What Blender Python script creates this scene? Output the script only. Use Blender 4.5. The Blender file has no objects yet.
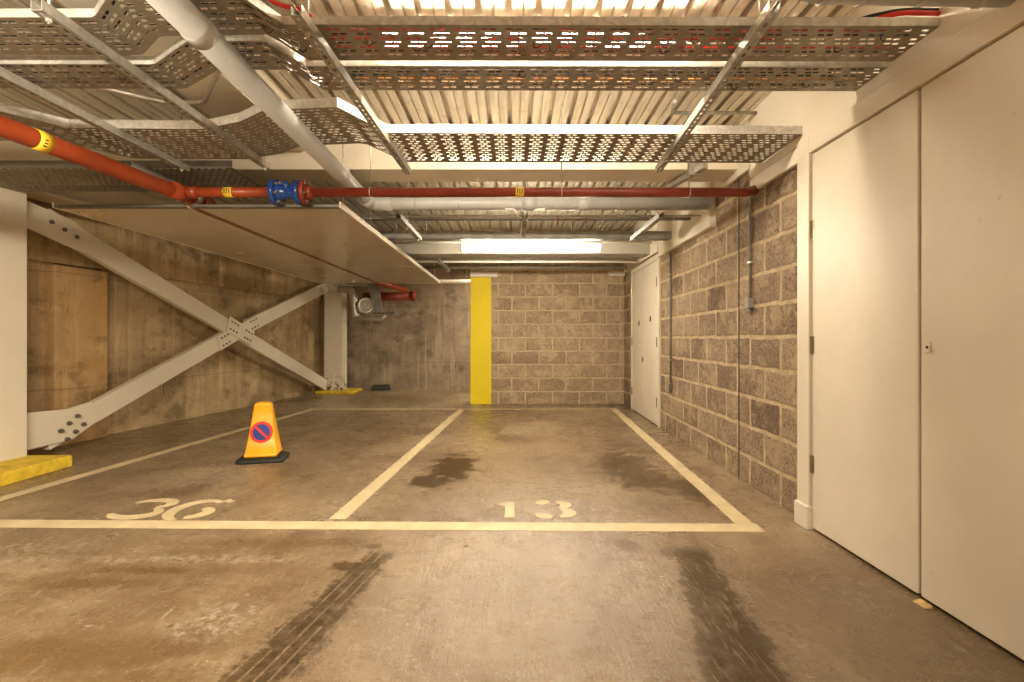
import bpy, math, random
from mathutils import Vector, Matrix
random.seed(7)
C = bpy.context.scene.collection
PI = math.pi

# ------------------------------------------------------------------ mesh helpers
class MB:
    def __init__(s): s.v = []; s.f = []
    def add(s, vs, fs):
        b = len(s.v); s.v += [tuple(p) for p in vs]; s.f += [tuple(b + i for i in f) for f in fs]; return s
    def hexa(s, p):   # 8 points: bottom ring 0-3 ccw, top ring 4-7
        return s.add(p, [(3,2,1,0),(4,5,6,7),(0,1,5,4),(1,2,6,5),(2,3,7,6),(3,0,4,7)])
    def box(s, x0, x1, y0, y1, z0, z1):
        return s.hexa([(x0,y0,z0),(x1,y0,z0),(x1,y1,z0),(x0,y1,z0),(x0,y0,z1),(x1,y0,z1),(x1,y1,z1),(x0,y1,z1)])
    def bar(s, p, q, w, h, up=(0,0,1)):  # w across, h along up
        p, q, up = Vector(p), Vector(q), Vector(up)
        d = (q - p).normalized(); r = d.cross(up).normalized(); u = r.cross(d).normalized()
        a, b = r * w / 2, u * h / 2
        return s.hexa([p-a-b, p+a-b, q+a-b, q-a-b, p-a+b, p+a+b, q+a+b, q-a+b])
    def sweep(s, pts, ring_of, closed_ring=True, caps=True):
        rings = [ring_of(i) for i in range(len(pts))]
        n = len(rings[0]); b = len(s.v)
        for r in rings: s.v += [tuple(p) for p in r]
        for i in range(len(rings) - 1):
            for j in range(n if closed_ring else n - 1):
                k = (j + 1) % n
                s.f.append((b+i*n+j, b+i*n+k, b+(i+1)*n+k, b+(i+1)*n+j))
        if caps:
            s.f.append(tuple(b + j for j in range(n))[::-1]); e = b + (len(rings)-1)*n
            s.f.append(tuple(e + j for j in range(n)))
        return s
    def tube(s, pts, r, n=14):
        pts = [Vector(p) for p in pts]; m = len(pts)
        rr = r if isinstance(r, (list, tuple)) else [r] * m
        t = []
        for i in range(m):
            a = pts[min(i+1, m-1)] - pts[max(i-1, 0)]
            t.append(a.normalized())
        ref = Vector((0,0,1)) if abs(t[0].z) < .9 else Vector((1,0,0))
        us = [(ref - t[0]*ref.dot(t[0])).normalized()]
        for i in range(1, m):
            u = us[-1] - t[i]*us[-1].dot(t[i]); us.append(u.normalized())
        def ring(i):
            w = t[i].cross(us[i])
            return [pts[i] + (us[i]*math.cos(2*PI*k/n) + w*math.sin(2*PI*k/n))*rr[i] for k in range(n)]
        return s.sweep(pts, ring)
    def torus(s, c, axis, R, r, n=20, k=8):
        c, axis = Vector(c), Vector(axis).normalized()
        ref = Vector((0,0,1)) if abs(axis.z) < .9 else Vector((1,0,0))
        u = axis.cross(ref).normalized(); w = axis.cross(u); b = len(s.v)
        for i in range(n):
            d = u*math.cos(2*PI*i/n) + w*math.sin(2*PI*i/n)
            for j in range(k):
                s.v.append(tuple(c + d*(R + r*math.cos(2*PI*j/k)) + axis*r*math.sin(2*PI*j/k)))
        for i in range(n):
            for j in range(k):
                s.f.append((b+i*k+j, b+((i+1)%n)*k+j, b+((i+1)%n)*k+(j+1)%k, b+i*k+(j+1)%k))
        return s
    def prism(s, poly, f, d0, d1):   # poly of (a,b); f(a,b,d) -> point
        n = len(poly)
        return s.add([f(a, b, d0) for a, b in poly] + [f(a, b, d1) for a, b in poly],
            [tuple(range(n))[::-1], tuple(range(n, 2*n))] + [(i, (i+1)%n, n+(i+1)%n, n+i) for i in range(n)])
    def build(s, name, mat, parent=None, smooth=False, bevel=0, solid=0):
        me = bpy.data.meshes.new(name); me.from_pydata(s.v, [], s.f); me.validate(); me.update()
        import bmesh
        bm = bmesh.new(); bm.from_mesh(me); bmesh.ops.recalc_face_normals(bm, faces=bm.faces); bm.to_mesh(me); bm.free()
        if smooth:
            for p in me.polygons: p.use_smooth = len(p.vertices) <= 4
        o = bpy.data.objects.new(name, me); C.objects.link(o)
        me.materials.append(mat)
        if parent is not None: o.parent = parent
        if bevel:
            m = o.modifiers.new('Bevel', 'BEVEL'); m.width = bevel; m.segments = 2; m.limit_method = 'ANGLE'
        if solid:
            m = o.modifiers.new('Solidify', 'SOLIDIFY'); m.thickness = solid; m.offset = 0
        return o

def tag(o, label=None, cat=None, group=None, kind=None):
    if label: o['label'] = label
    if cat: o['category'] = cat
    if group: o['group'] = group
    if kind: o['kind'] = kind
    return o
def empty(name, label, cat, group=None, loc=(0,0,0), rz=0):
    o = bpy.data.objects.new(name, None); C.objects.link(o); o.empty_display_size = .1
    o.location = loc; o.rotation_euler = (0,0,rz)
    return tag(o, label, cat, group)
def dup(root, loc, label=None, rz=None):
    r = root.copy(); C.objects.link(r); r.location = loc
    if rz is not None: r.rotation_euler = (0,0,rz)
    if label: r['label'] = label
    for ch in list(root.children):
        c = ch.copy(); C.objects.link(c); c.parent = r
        for g in list(ch.children):
            d = g.copy(); C.objects.link(d); d.parent = c
    return r
def smooth_path(pts, rad=.08, n=6):
    pts = [Vector(p) for p in pts]; out = [pts[0]]
    for i in range(1, len(pts)-1):
        a = (pts[i-1]-pts[i]); b = (pts[i+1]-pts[i])
        ra = min(rad, a.length*.45, b.length*.45)
        p0 = pts[i]+a.normalized()*ra; p1 = pts[i]+b.normalized()*ra
        for k in range(n+1):
            t = k/n; out.append(p0*(1-t)**2 + pts[i]*2*t*(1-t) + p1*t*t)
    out.append(pts[-1]); return out

# ------------------------------------------------------------------ node helpers
class NT:
    def __init__(s, name):
        s.m = bpy.data.materials.new(name); s.m.use_nodes = True; s.t = s.m.node_tree
        s.b = s.t.nodes['Principled BSDF']; s.co = s.t.nodes.new('ShaderNodeTexCoord')
    def new(s, k): return s.t.nodes.new(k)
    def lk(s, a, sock):
        if hasattr(a, 'links') or isinstance(a, bpy.types.NodeSocket): s.t.links.new(a, sock)
        else: sock.default_value = a
    def obj(s): return s.co.outputs['Object']
    def m2(s, op, a, b=0.0, clamp=False):
        n = s.new('ShaderNodeMath'); n.operation = op; n.use_clamp = clamp
        s.lk(a, n.inputs[0]); s.lk(b, n.inputs[1]); return n.outputs[0]
    def xyz(s):
        n = s.new('ShaderNodeSeparateXYZ'); s.lk(s.obj(), n.inputs[0]); return n.outputs
    def vec(s, x, y, z=0.0):
        n = s.new('ShaderNodeCombineXYZ'); s.lk(x, n.inputs[0]); s.lk(y, n.inputs[1]); s.lk(z, n.inputs[2]); return n.outputs[0]
    def scale(s, v, sc):
        n = s.new('ShaderNodeMapping'); s.lk(v, n.inputs[0]); n.inputs['Scale'].default_value = sc; return n.outputs[0]
    def noise(s, scale, detail=4, rough=.6, v=None, dist=0):
        n = s.new('ShaderNodeTexNoise'); n.inputs['Scale'].default_value = scale; n.inputs['Detail'].default_value = detail
        n.inputs['Roughness'].default_value = rough; n.inputs['Distortion'].default_value = dist
        s.lk(v if v is not None else s.obj(), n.inputs['Vector']); return n.outputs[0]
    def rng(s, v, a, b, lo=0.0, hi=1.0):
        n = s.new('ShaderNodeMapRange'); n.interpolation_type = 'SMOOTHSTEP'
        s.lk(v, n.inputs[0]); n.inputs[1].default_value = a; n.inputs[2].default_value = b
        n.inputs[3].default_value = lo; n.inputs[4].default_value = hi; return n.outputs[0]
    def mix(s, f, a, b, mode='MIX'):
        n = s.new('ShaderNodeMix'); n.data_type = 'RGBA'; n.blend_type = mode
        s.lk(f, n.inputs[0])
        for x, k in ((a, 6), (b, 7)):
            if isinstance(x, tuple): n.inputs[k].default_value = (*x, 1)
            else: s.lk(x, n.inputs[k])
        return n.outputs[2]
    def mixf(s, f, a, b):
        n = s.new('ShaderNodeMix'); s.lk(f, n.inputs[0]); s.lk(a, n.inputs[2]); s.lk(b, n.inputs[3]); return n.outputs[0]
    def bump(s, h, st=.3, d=.01):
        n = s.new('ShaderNodeBump'); n.inputs['Strength'].default_value = st; n.inputs['Distance'].default_value = d
        s.lk(h, n.inputs['Height']); s.lk(n.outputs[0], s.b.inputs['Normal'])
    def out(s, col=None, rough=None, metal=None, spec=None):
        if col is not None:
            if isinstance(col, tuple): s.b.inputs['Base Color'].default_value = (*col, 1)
            else: s.lk(col, s.b.inputs['Base Color'])
        if rough is not None: s.lk(rough, s.b.inputs['Roughness'])
        if metal is not None: s.lk(metal, s.b.inputs['Metallic'])
        if spec is not None: s.lk(spec, s.b.inputs['Specular IOR Level'])
        return s.m

def simple(name, col, rough=.5, metal=0.0, var=.25, sc=6, dirt=None):
    n = NT(name)
    a = n.noise(sc, 5, .65)
    dk = tuple(c*(1-var) for c in col); lt = tuple(min(1, c*(1+var*.5)) for c in col)
    c = n.mix(n.rng(a, .3, .7), dk, lt)
    if dirt:
        c = n.mix(n.rng(n.noise(sc*2.3, 6, .7), .58, .72), c, dirt)
    return n.out(c, n.rng(n.noise(sc*3, 3), .3, .7, rough*.85, min(1, rough*1.15)), metal)

def paint(name, col, chips=0.0, rough=.45):
    n = NT(name)
    c = n.mix(n.rng(n.noise(2.2, 4, .6), .35, .7), tuple(x*.93 for x in col), col)
    c = n.mix(n.rng(n.noise(18, 5, .7), .62, .75, 0, .5), c, tuple(x*y for x, y in zip(col, (.7,.58,.42))))
    if chips:
        z = n.xyz()[2]
        k = n.m2('MULTIPLY', n.rng(n.noise(14, 6, .7), .5, .56), n.rng(z, .45, .1))
        c = n.mix(k, c, (.10,.07,.045))
    n.bump(n.noise(60, 3), .08, .003)
    return n.out(c, rough)

def concrete(name, a, b, streak=.5, axis='x'):
    n = NT(name); o = n.xyz()
    c = n.mix(n.rng(n.noise(1.1, 6, .65), .36, .64), a, b)
    c = n.mix(n.rng(n.noise(2.1, 7, .72, n.scale(n.obj(), (1,1,1.6))), .48, .66, 0, .7), c, tuple(x*.42 for x in a))
    c = n.mix(n.rng(n.noise(1.7, 5, .7, n.scale(n.obj(), (1,1.1,2.2))), .56, .72, 0, .5), c, tuple(min(1, x*1.35) for x in b))
    v = n.scale(n.obj(), (9, 9, .55))
    c = n.mix(n.rng(n.noise(1.2, 5, .7, v), .45, .75, 0, streak), c, tuple(x*.5 for x in a))
    v2 = n.scale(n.obj(), (5, 5, .35))
    c = n.mix(n.rng(n.noise(1.7, 4, .6, v2), .56, .74, 0, .55), c, tuple(min(1, x*1.5) for x in b))
    v3 = n.scale(n.obj(), (14, 14, 2.2))
    c = n.mix(n.rng(n.noise(1.5, 3, .5, v3), .70, .75, 0, .8), c, (.035,.025,.018))
    c = n.mix(n.rng(n.noise(22, 6, .8), .56, .68, 0, .6), c, tuple(x*.45 for x in a))
    # pour lines between lifts of shuttering
    ln = n.m2('ABSOLUTE', n.m2('SUBTRACT', n.m2('FRACT', n.m2('ADD', n.m2('DIVIDE', o[2], 1.19), n.m2('MULTIPLY', n.noise(3, 2), .03))), .5))
    c = n.mix(n.rng(ln, .010, .002, 0, .4), c, tuple(x*.4 for x in a))
    n.bump(n.m2('ADD', n.noise(30, 6, .7), n.m2('MULTIPLY', n.noise(1.2, 3, .5, n.scale(n.obj(), (12,12,.3))), .8)), .35, .012)
    return n.out(c, .85)

def blocks(name, axis, b1, b2, m1, m2, ms):
    n = NT(name); o = n.xyz()
    wob = n.m2('MULTIPLY', n.m2('SUBTRACT', n.noise(6, 6, .75), .5), .05)
    wob2 = n.m2('MULTIPLY', n.m2('SUBTRACT', n.noise(6.3, 6, .75, n.scale(n.obj(), (1.3,1.1,1.7))), .5), .05)
    u = n.m2('ADD', o[0 if axis == 'x' else 1], wob); w = n.m2('ADD', o[2], wob2)
    bk = n.new('ShaderNodeTexBrick'); n.lk(n.vec(u, n.m2('ADD', w, .012)), bk.inputs['Vector'])
    bk.inputs['Color1'].default_value = (.0,.0,.0,1); bk.inputs['Color2'].default_value = (1,1,1,1); bk.inputs['Mortar'].default_value = (.5,.5,.5,1)
    bk.inputs['Scale'].default_value = 1; bk.inputs['Mortar Size'].default_value = ms; bk.inputs['Mortar Smooth'].default_value = .6
    bk.inputs['Brick Width'].default_value = .45; bk.inputs['Row Height'].default_value = .2245; bk.offset = .5; bk.squash = 1
    bc = n.mix(bk.outputs['Color'], b1, b2)
    gr = n.noise(70, 5, .8)
    bc = n.mix(n.rng(n.noise(26, 6, .85), .50, .62, 0, .65), bc, (.115,.070,.045))
    bc = n.mix(n.rng(gr, .50, .60, 0, .85), bc, (.075,.046,.031))
    bc = n.mix(n.rng(n.noise(55, 4, .8, n.scale(n.obj(), (1.2,1,1.1))), .56, .7, 0, .55), bc, (.52,.42,.31))
    mort = n.mix(n.rng(n.noise(9, 5), .3, .7), m1, m2)
    # mortar smeared over the block arrises
    sm = n.m2('MAXIMUM', n.rng(n.noise(4.5, 8, .82), .50, .60, 0, .72), n.m2('MULTIPLY', n.rng(n.noise(3.2, 3, .6, n.scale(n.obj(), (.5,.5,1.6))), .48, .62), n.rng(n.noise(16, 6, .8), .46, .56, 0, .6)))
    f = n.m2('MAXIMUM', bk.outputs['Fac'], sm)
    c = n.mix(f, bc, mort)
    n.bump(n.m2('ADD', n.m2('MULTIPLY', bk.outputs['Fac'], -.6), n.m2('ADD', n.m2('MULTIPLY', gr, .7), n.m2('MULTIPLY', n.noise(24, 4, .7), .6))), .9, .02)
    return n.out(c, .92, spec=.25)

# ------------------------------------------------------------------ materials
M = {}
M['paint'] = paint('cream_paint', (.74,.66,.53))
M['door'] = paint('door_paint', (.73,.65,.52), rough=.48)
M['steelpaint'] = paint('chipped_steel_paint', (.70,.62,.49), 1)
M['chipped'] = M['steelpaint']; M['steelpaint'] = paint('steel_paint', (.70,.62,.49))
M['plaster'] = paint('painted_plaster', (.76,.69,.57), rough=.7)
M['gap'] = simple('dark_gap', (.03,.022,.016), .8)
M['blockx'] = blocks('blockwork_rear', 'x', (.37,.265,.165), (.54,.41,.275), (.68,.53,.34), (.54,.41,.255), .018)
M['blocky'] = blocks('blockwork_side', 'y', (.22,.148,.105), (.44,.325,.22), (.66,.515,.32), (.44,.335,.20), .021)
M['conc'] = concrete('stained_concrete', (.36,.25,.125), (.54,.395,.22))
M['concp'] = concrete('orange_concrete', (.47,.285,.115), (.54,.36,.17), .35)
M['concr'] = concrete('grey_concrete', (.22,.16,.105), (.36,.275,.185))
M['yellow'] = paint('yellow_paint', (.80,.615,.004), rough=.65)
M['kerby'] = simple('yellow_kerb_paint', (.72,.50,.03), .7, var=.3, sc=9, dirt=(.25,.17,.05))
def galv(name, col, rough=.42, metal=.75):
    n = NT(name)
    v = n.new('ShaderNodeTexVoronoi'); v.inputs['Scale'].default_value = 45
    n.lk(n.obj(), v.inputs['Vector'])
    sp = n.new('ShaderNodeSeparateColor'); n.lk(v.outputs['Color'], sp.inputs[0])
    c = n.mix(sp.outputs[0], tuple(x*.84 for x in col), tuple(min(1, x*1.1) for x in col))
    c = n.mix(n.rng(n.noise(4, 6, .7), .55, .72, 0, .6), c, tuple(x*y for x, y in zip(col, (.62,.5,.36))))
    return n.out(c, n.rng(n.noise(8, 4), .3, .7, rough*.8, rough*1.25), metal)
M['galv'] = galv('galvanised_steel', (.60,.56,.50))
M['tray'] = galv('shaded_galvanised_tray', (.30,.255,.20), .55, .45)  # dull bed steel, darkened further for the shade on tray undersides
M['flange'] = galv('galvanised_tray_edge', (.66,.63,.58), .45, .55)
M['strut'] = galv('galvanised_strut', (.42,.39,.34), .5, .6)
M['greydark'] = simple('dull_grey_steel', (.17,.15,.125), .5, .4)
M['greypipe'] = simple('grey_plastic', (.42,.405,.385), .32, var=.12, sc=2)
M['trunk'] = simple('grey_trunking', (.27,.25,.215), .5, .2)
M['red'] = simple('red_oxide_paint', (.30,.045,.010), .42, var=.25, sc=5)
M['reddark'] = simple('dark_red_paint', (.23,.034,.015), .42, var=.25, sc=5)
M['blue'] = simple('blue_enamel', (.010,.055,.26), .22, var=.3, sc=30, dirt=(.25,.3,.36))
M['band'] = simple('yellow_band', (.80,.52,.03), .5, var=.1)
M['black'] = simple('black_rubber', (.018,.016,.014), .6, var=.3)
M['white'] = simple('white_plastic', (.78,.74,.66), .4, var=.06)
M['panel'] = simple('coated_soffit_board', (.56,.48,.365), .24, var=.05, sc=.8)
M['redcable'] = simple('red_cable_sheath', (.75,.035,.02), .45, var=.1)
M['orangecable'] = simple('orange_cable_sheath', (.75,.30,.03), .45, var=.1)
M['coney'] = simple('yellow_orange_plastic', (.93,.44,.012), .38, var=.10, sc=5)
M['signred'] = simple('sign_red', (.72,.025,.02), .35, var=.05)
M['signblue'] = simple('sign_blue', (.015,.035,.26), .35, var=.1)
M['greybeam'] = simple('pale_grey_sheet_steel', (.36,.33,.275), .55, .1, var=.12, sc=3)
M['rust'] = simple('rusty_steel', (.24,.09,.035), .7, var=.4, sc=20)
M['wood'] = simple('pale_wood', (.62,.42,.17), .6, var=.3, sc=20)
M['brass'] = simple('worn_lock_metal', (.35,.28,.18), .35, .7)

def deck_mat():
    n = NT('profiled_steel_deck')
    o = n.xyz()
    st = n.noise(2.0, 5, .65, n.scale(n.obj(), (8, .6, 1)))
    c = n.mix(n.rng(st, .3, .7), (.60,.53,.42), (.82,.76,.65))
    c = n.mix(n.rng(n.noise(9, 6, .75), .56, .7, 0, .5), c, (.30,.24,.16))
    k = n.rng(o[2], 2.755, 2.79)
    n.bump(n.noise(25, 3), .1, .004)
    return n.out(c, .45, .35)
M['deck'] = deck_mat()

def floor_mat():
    n = NT('stained_concrete_floor'); o = n.xyz(); x, y = o[0], o[1]
    big = n.noise(.75, 6, .62, dist=.4)
    c = n.mix(n.rng(big, .36, .66), (.185,.122,.066), (.345,.252,.150))
    c = n.mix(n.rng(n.noise(1.5, 7, .75, n.scale(n.obj(), (2.4, .8, 1))), .48, .66, 0, .7), c, (.135,.080,.042))
    # orange-brown rust washed over the near left of the floor
    lm = n.m2('MULTIPLY', n.rng(n.m2('ADD', x, n.m2('MULTIPLY', n.noise(1.4, 4), .9)), .2, -1.1), n.rng(y, 3.1, 2.4))
    lm = n.m2('MULTIPLY', lm, n.rng(n.noise(2.6, 6, .7, n.scale(n.obj(), (1, 1.8, 1))), .38, .62, .10, .72))
    c = n.mix(lm, c, (.125,.068,.027))
    # pale scuffs
    sc = n.rng(n.noise(3.1, 7, .75, n.scale(n.obj(), (1.1, 2.2, 1)), 1.2), .60, .72, 0, .55)
    c = n.mix(sc, c, (.52,.44,.35))
    fine = n.noise(38, 7, .8)
    c = n.mix(n.rng(fine, .52, .66, 0, .6), c, (.085,.052,.030))
    c = n.mix(n.rng(n.noise(11, 7, .8), .55, .68, 0, .55), c, (.11,.070,.038))
    c = n.mix(n.rng(n.noise(17, 7, .8, n.scale(n.obj(), (1,.6,1))), .58, .70, 0, .45), c, (.50,.41,.30))
    c = n.mix(n.rng(n.noise(90, 3, .7), .58, .70, 0, .45), c, (.55,.45,.34))
    c = n.mix(n.rng(n.noise(120, 4, .85), .52, .64, 0, .7), c, (.06,.038,.022))
    # fine swept scratches across the slab
    scr = n.noise(1.4, 6, .75, n.scale(n.obj(), (34, 3.0, 1)), .5)
    c = n.mix(n.rng(scr, .56, .70, 0, .45), c, (.50,.41,.31))
    wet = 0.0; dark = None
    ed = n.noise(9, 6, .7); ed2 = n.noise(28, 4, .7)
    edge = n.m2('ADD', n.m2('MULTIPLY', n.m2('SUBTRACT', ed, .5), 3.2), n.m2('MULTIPLY', n.m2('SUBTRACT', ed2, .5), 1.3))
    def seg(ax, ay, bx, by, w0, w1, soft=.35, rag=.9, endsoft=.08):
        L = math.hypot(bx-ax, by-ay); dx, dy = (bx-ax)/L, (by-ay)/L
        rx = n.m2('SUBTRACT', x, ax); ry = n.m2('SUBTRACT', y, ay)
        al = n.m2('ADD', n.m2('MULTIPLY', rx, dx), n.m2('MULTIPLY', ry, dy))
        ac = n.m2('ABSOLUTE', n.m2('ADD', n.m2('MULTIPLY', rx, -dy), n.m2('MULTIPLY', ry, dx)))
        w = n.m2('ADD', w0, n.m2('MULTIPLY', al, (w1-w0)/L))
        r = n.m2('ADD', n.m2('DIVIDE', ac, w), n.m2('MULTIPLY', edge, rag))
        k = n.rng(r, 1.0+soft, 1.0-soft)
        k = n.m2('MULTIPLY', k, n.rng(al, -endsoft, endsoft)); k = n.m2('MULTIPLY', k, n.rng(al, L+endsoft, L-endsoft))
        return k, ac
    def blob(cx, cy, rx_, ry_, soft=.25, rag=1.1):
        a = n.m2('DIVIDE', n.m2('SUBTRACT', x, cx), rx_); b = n.m2('DIVIDE', n.m2('SUBTRACT', y, cy), ry_)
        r = n.m2('SQRT', n.m2('ADD', n.m2('MULTIPLY', a, a), n.m2('MULTIPLY', b, b)))
        return n.rng(n.m2('ADD', r, n.m2('MULTIPLY', edge, rag)), 1+soft, 1-soft)
    # tyre tracks
    t1, ac1 = seg(-.655, 2.66, -.86, 1.45, .062, .13, .3, .8)
    t2, ac2 = seg(.93, 2.68, .72, 1.40, .085, .15, .28, .62)
    rib = n.m2('MULTIPLY', n.rng(n.m2('ABSOLUTE', n.m2('SUBTRACT', n.m2('FRACT', n.m2('MULTIPLY', ac1, 21)), .5)), .36, .47), n.rng(n.noise(5, 6, .8, n.scale(n.obj(), (3,1,1))), .40, .52))
    t1k = n.m2('MULTIPLY', t1, n.m2('SUBTRACT', 1.0, n.m2('MULTIPLY', rib, .75)))
    c = n.mix(n.m2('MULTIPLY', t1k, n.rng(n.noise(13, 6, .8), .3, .6, .5, .92)), c, (.040,.023,.008))
    c = n.mix(n.m2('MULTIPLY', n.m2('MULTIPLY', t2, n.rng(scr, .66, .5, .25, 1)), .85), c, (.052,.030,.013))
    spots = None
    for (cx, cy, a, b, rg, k) in [(-.50,4.40,.17,.46,1.25,.92), (-.64,3.95,.14,.2,1.2,.85), (.98,4.5,.22,.45,1.5,.72), (1.06,4.0,.26,.3,1.6,.7), (1.30,3.75,.10,.33,1.3,.7), (-.25,6.3,.14,.35,1.3,.6), (.05,5.6,.22,.2,1.5,.4),
                            (.612,2.72,.055,.085,.8,.6), (-.80,2.47,.085,.05,.9,.75), (.80,2.62,.04,.06,.8,.6), (-.72,2.70,.045,.03,.8,.6), (-.3,2.4,.02,.02,.5,.6),
                            (1.2,5.6,.25,.7,1.6,.45), (-1.9,4.6,.4,.5,1.6,.25)]:
        k_ = n.m2('MULTIPLY', blob(cx, cy, a, b, .25, rg), k)
        spots = k_ if spots is None else n.m2('MAXIMUM', spots, k_)
    vo = n.new('ShaderNodeTexVoronoi'); vo.inputs['Scale'].default_value = 5.5; n.lk(n.vec(x, y, 0.0), vo.inputs['Vector'])
    sp = n.new('ShaderNodeSeparateColor'); n.lk(vo.outputs['Color'], sp.inputs[0])
    dr = n.m2('MULTIPLY', n.rng(n.m2('ADD', vo.outputs['Distance'], n.m2('MULTIPLY', n.m2('SUBTRACT', ed2, .5), .09)), .12, .085), n.rng(sp.outputs[0], .52, .56))
    dr = n.m2('MULTIPLY', dr, n.rng(sp.outputs[1], .0, 1.0, .35, .85))
    c = n.mix(dr, c, (.09,.05,.022))
    c = n.mix(spots, c, (.048,.023,.008))
    for (cx, cy, a, b) in [(-1.15,2.0,.16,.13), (-1.08,3.35,.16,.35), (-2.4,4.1,.35,.3), (-2.7,2.6,.6,.12), (-1.5,2.55,.5,.05)]:
        c = n.mix(n.m2('MULTIPLY', n.m2('MULTIPLY', blob(cx, cy, a, b, .5, 1.0), n.rng(n.noise(24, 7, .85), .46, .6)), .5), c, (.50,.42,.32))
    for (cx, cy, a, b, k) in [(-1.88,2.30,.30,.05,.7), (-1.70,2.42,.22,.03,.6), (-1.62,1.78,.55,.09,.6), (-1.25,1.62,.35,.10,.55), (-2.3,2.62,.35,.05,.4), (-1.2,2.75,.5,.05,.4), (1.55,2.45,.25,.2,.3)]:
        c = n.mix(n.m2('MULTIPLY', blob(cx, cy, a, b, .6, .9), k), c, (.105,.055,.018))
    # paler grey patch in the middle of the lane
    c = n.mix(n.m2('MULTIPLY', blob(.1, 2.2, .6, .75, .6, .7), .35), c, (.36,.29,.22))
    r = n.rng(n.noise(6, 6, .7), .3, .7, .20, .38)
    r = n.mixf(n.rng(fine, .5, .7), r, .52)
    r = n.mixf(spots, r, .30)
    r = n.mixf(n.m2('MAXIMUM', t1, t2), r, .62)
    n.bump(n.m2('ADD', n.m2('ADD', n.m2('MULTIPLY', fine, .6), n.m2('MULTIPLY', n.noise(130, 3, .7), .30)), n.m2('ADD', n.m2('MULTIPLY', n.noise(7, 4), .8), n.m2('MULTIPLY', scr, .5))), .45, .012)
    return n.out(c, r, spec=n.mixf(n.m2('MAXIMUM', n.m2('MAXIMUM', t1, t2), spots), .6, .12))
M['floor'] = floor_mat()

def line_mat():
    n = NT('worn_road_paint')
    c = n.mix(n.rng(n.noise(6, 5), .3, .7), (.62,.50,.30), (.50,.39,.23))
    c = n.mix(n.rng(n.noise(45, 6, .8), .58, .70, 0, .75), c, (.28,.20,.13))
    n.bump(n.noise(60, 4), .2, .004)
    return n.out(c, .6)
M['line'] = line_mat()
def emit(name, col, st):
    m = bpy.data.materials.new(name); m.use_nodes = True; b = m.node_tree.nodes['Principled BSDF']
    b.inputs['Base Color'].default_value = (.8,.76,.66,1); b.inputs['Emission Color'].default_value = (*col, 1); b.inputs['Emission Strength'].default_value = st
    return m
WARM = (1.0, .885, .69)
M['tube'] = emit('lit_diffuser', WARM, 48)

# ------------------------------------------------------------------ setting
def rx(y): return 1.765 + (y - 3.07) * .0187     # inner face of the right block wall
def skew_box(name, y0, y1, x_in, x_out, z0, z1, mat, **k):  # box following the right wall line
    return MB().hexa([(rx(y0)+x_in,y0,z0),(rx(y0)+x_out,y0,z0),(rx(y1)+x_out,y1,z0),(rx(y1)+x_in,y1,z0),
                      (rx(y0)+x_in,y0,z1),(rx(y0)+x_out,y0,z1),(rx(y1)+x_out,y1,z1),(rx(y1)+x_in,y1,z1)])
H = 2.75
fl = tag(MB().box(-6, 2.3, -4.2, 11.4, -.12, 0).build('floor', M['floor']), 'stained concrete garage floor with cream bay lines', None, None, 'structure')

# ceiling: profiled steel deck, ribs running away from the camera
prof = []
x = -5.7
while x < 2.1:
    prof += [(x,0),(x+.051,0),(x+.053,.014),(x+.062,.014),(x+.064,0),(x+.114,0),(x+.106,.052),(x+.158,.052)]
    x += .15
prof.append((x, 0))
mb = MB()
mb.add([(a, -4.2, H+b) for a, b in prof] + [(a, 11.4, H+b) for a, b in prof], [(i, i+1, len(prof)+i+1, len(prof)+i) for i in range(len(prof)-1)])
mb.box(-5.8, 2.3, -4.2, 11.4, H+.06, H+.2)
tag(mb.build('ceiling', M['deck']), 'ribbed galvanised steel deck ceiling', None, None, 'structure')

# right wall
wr = MB(); wr.v = []
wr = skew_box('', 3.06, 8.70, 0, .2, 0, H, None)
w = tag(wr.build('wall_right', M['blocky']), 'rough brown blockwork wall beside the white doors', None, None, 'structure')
skew_box('', 4.012, 4.027, -.003, .01, 0.0, 2.36, None).build('movement_joint', M['gap'], w)
tag(MB().box(1.80, 2.0, -4.2, 3.06, 0, H).build('wall_right', M['plaster']), 'cream painted wall around the tall double doors', None, None, 'structure')
tag(skew_box('', .9, 3.77, -.03, .0, 2.265, H, None).build('trim_1', M['plaster'], bevel=.003), 'cream plaster band above the tall double doors', None, None, 'structure')
tag(skew_box('', 3.06, 3.77, -.028, .0, 2.165, 2.262, None).build('trim_2', M['plaster'], bevel=.003), 'short cream strip on blocks beyond the door frame', None, None, 'structure')
tag(skew_box('', 3.775, 4.49, -.03, .0, 2.35, H, None).build('trim_3', M['plaster'], bevel=.003), 'cream board at the end of the ceiling beam', None, None, 'structure')
tag(skew_box('', 4.5, 6.20, -.055, .0, 2.08, H, None).build('trim_4', M['paint'], bevel=.003), 'cream boxed strip high on block wall beyond the red pipe', None, None, 'structure')
tag(skew_box('', 6.25, 8.3, -.05, .0, 2.16, H, None).build('trim_5', M['paint'], bevel=.003), 'cream boxing above the far double door', None, None, 'structure')

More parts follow.
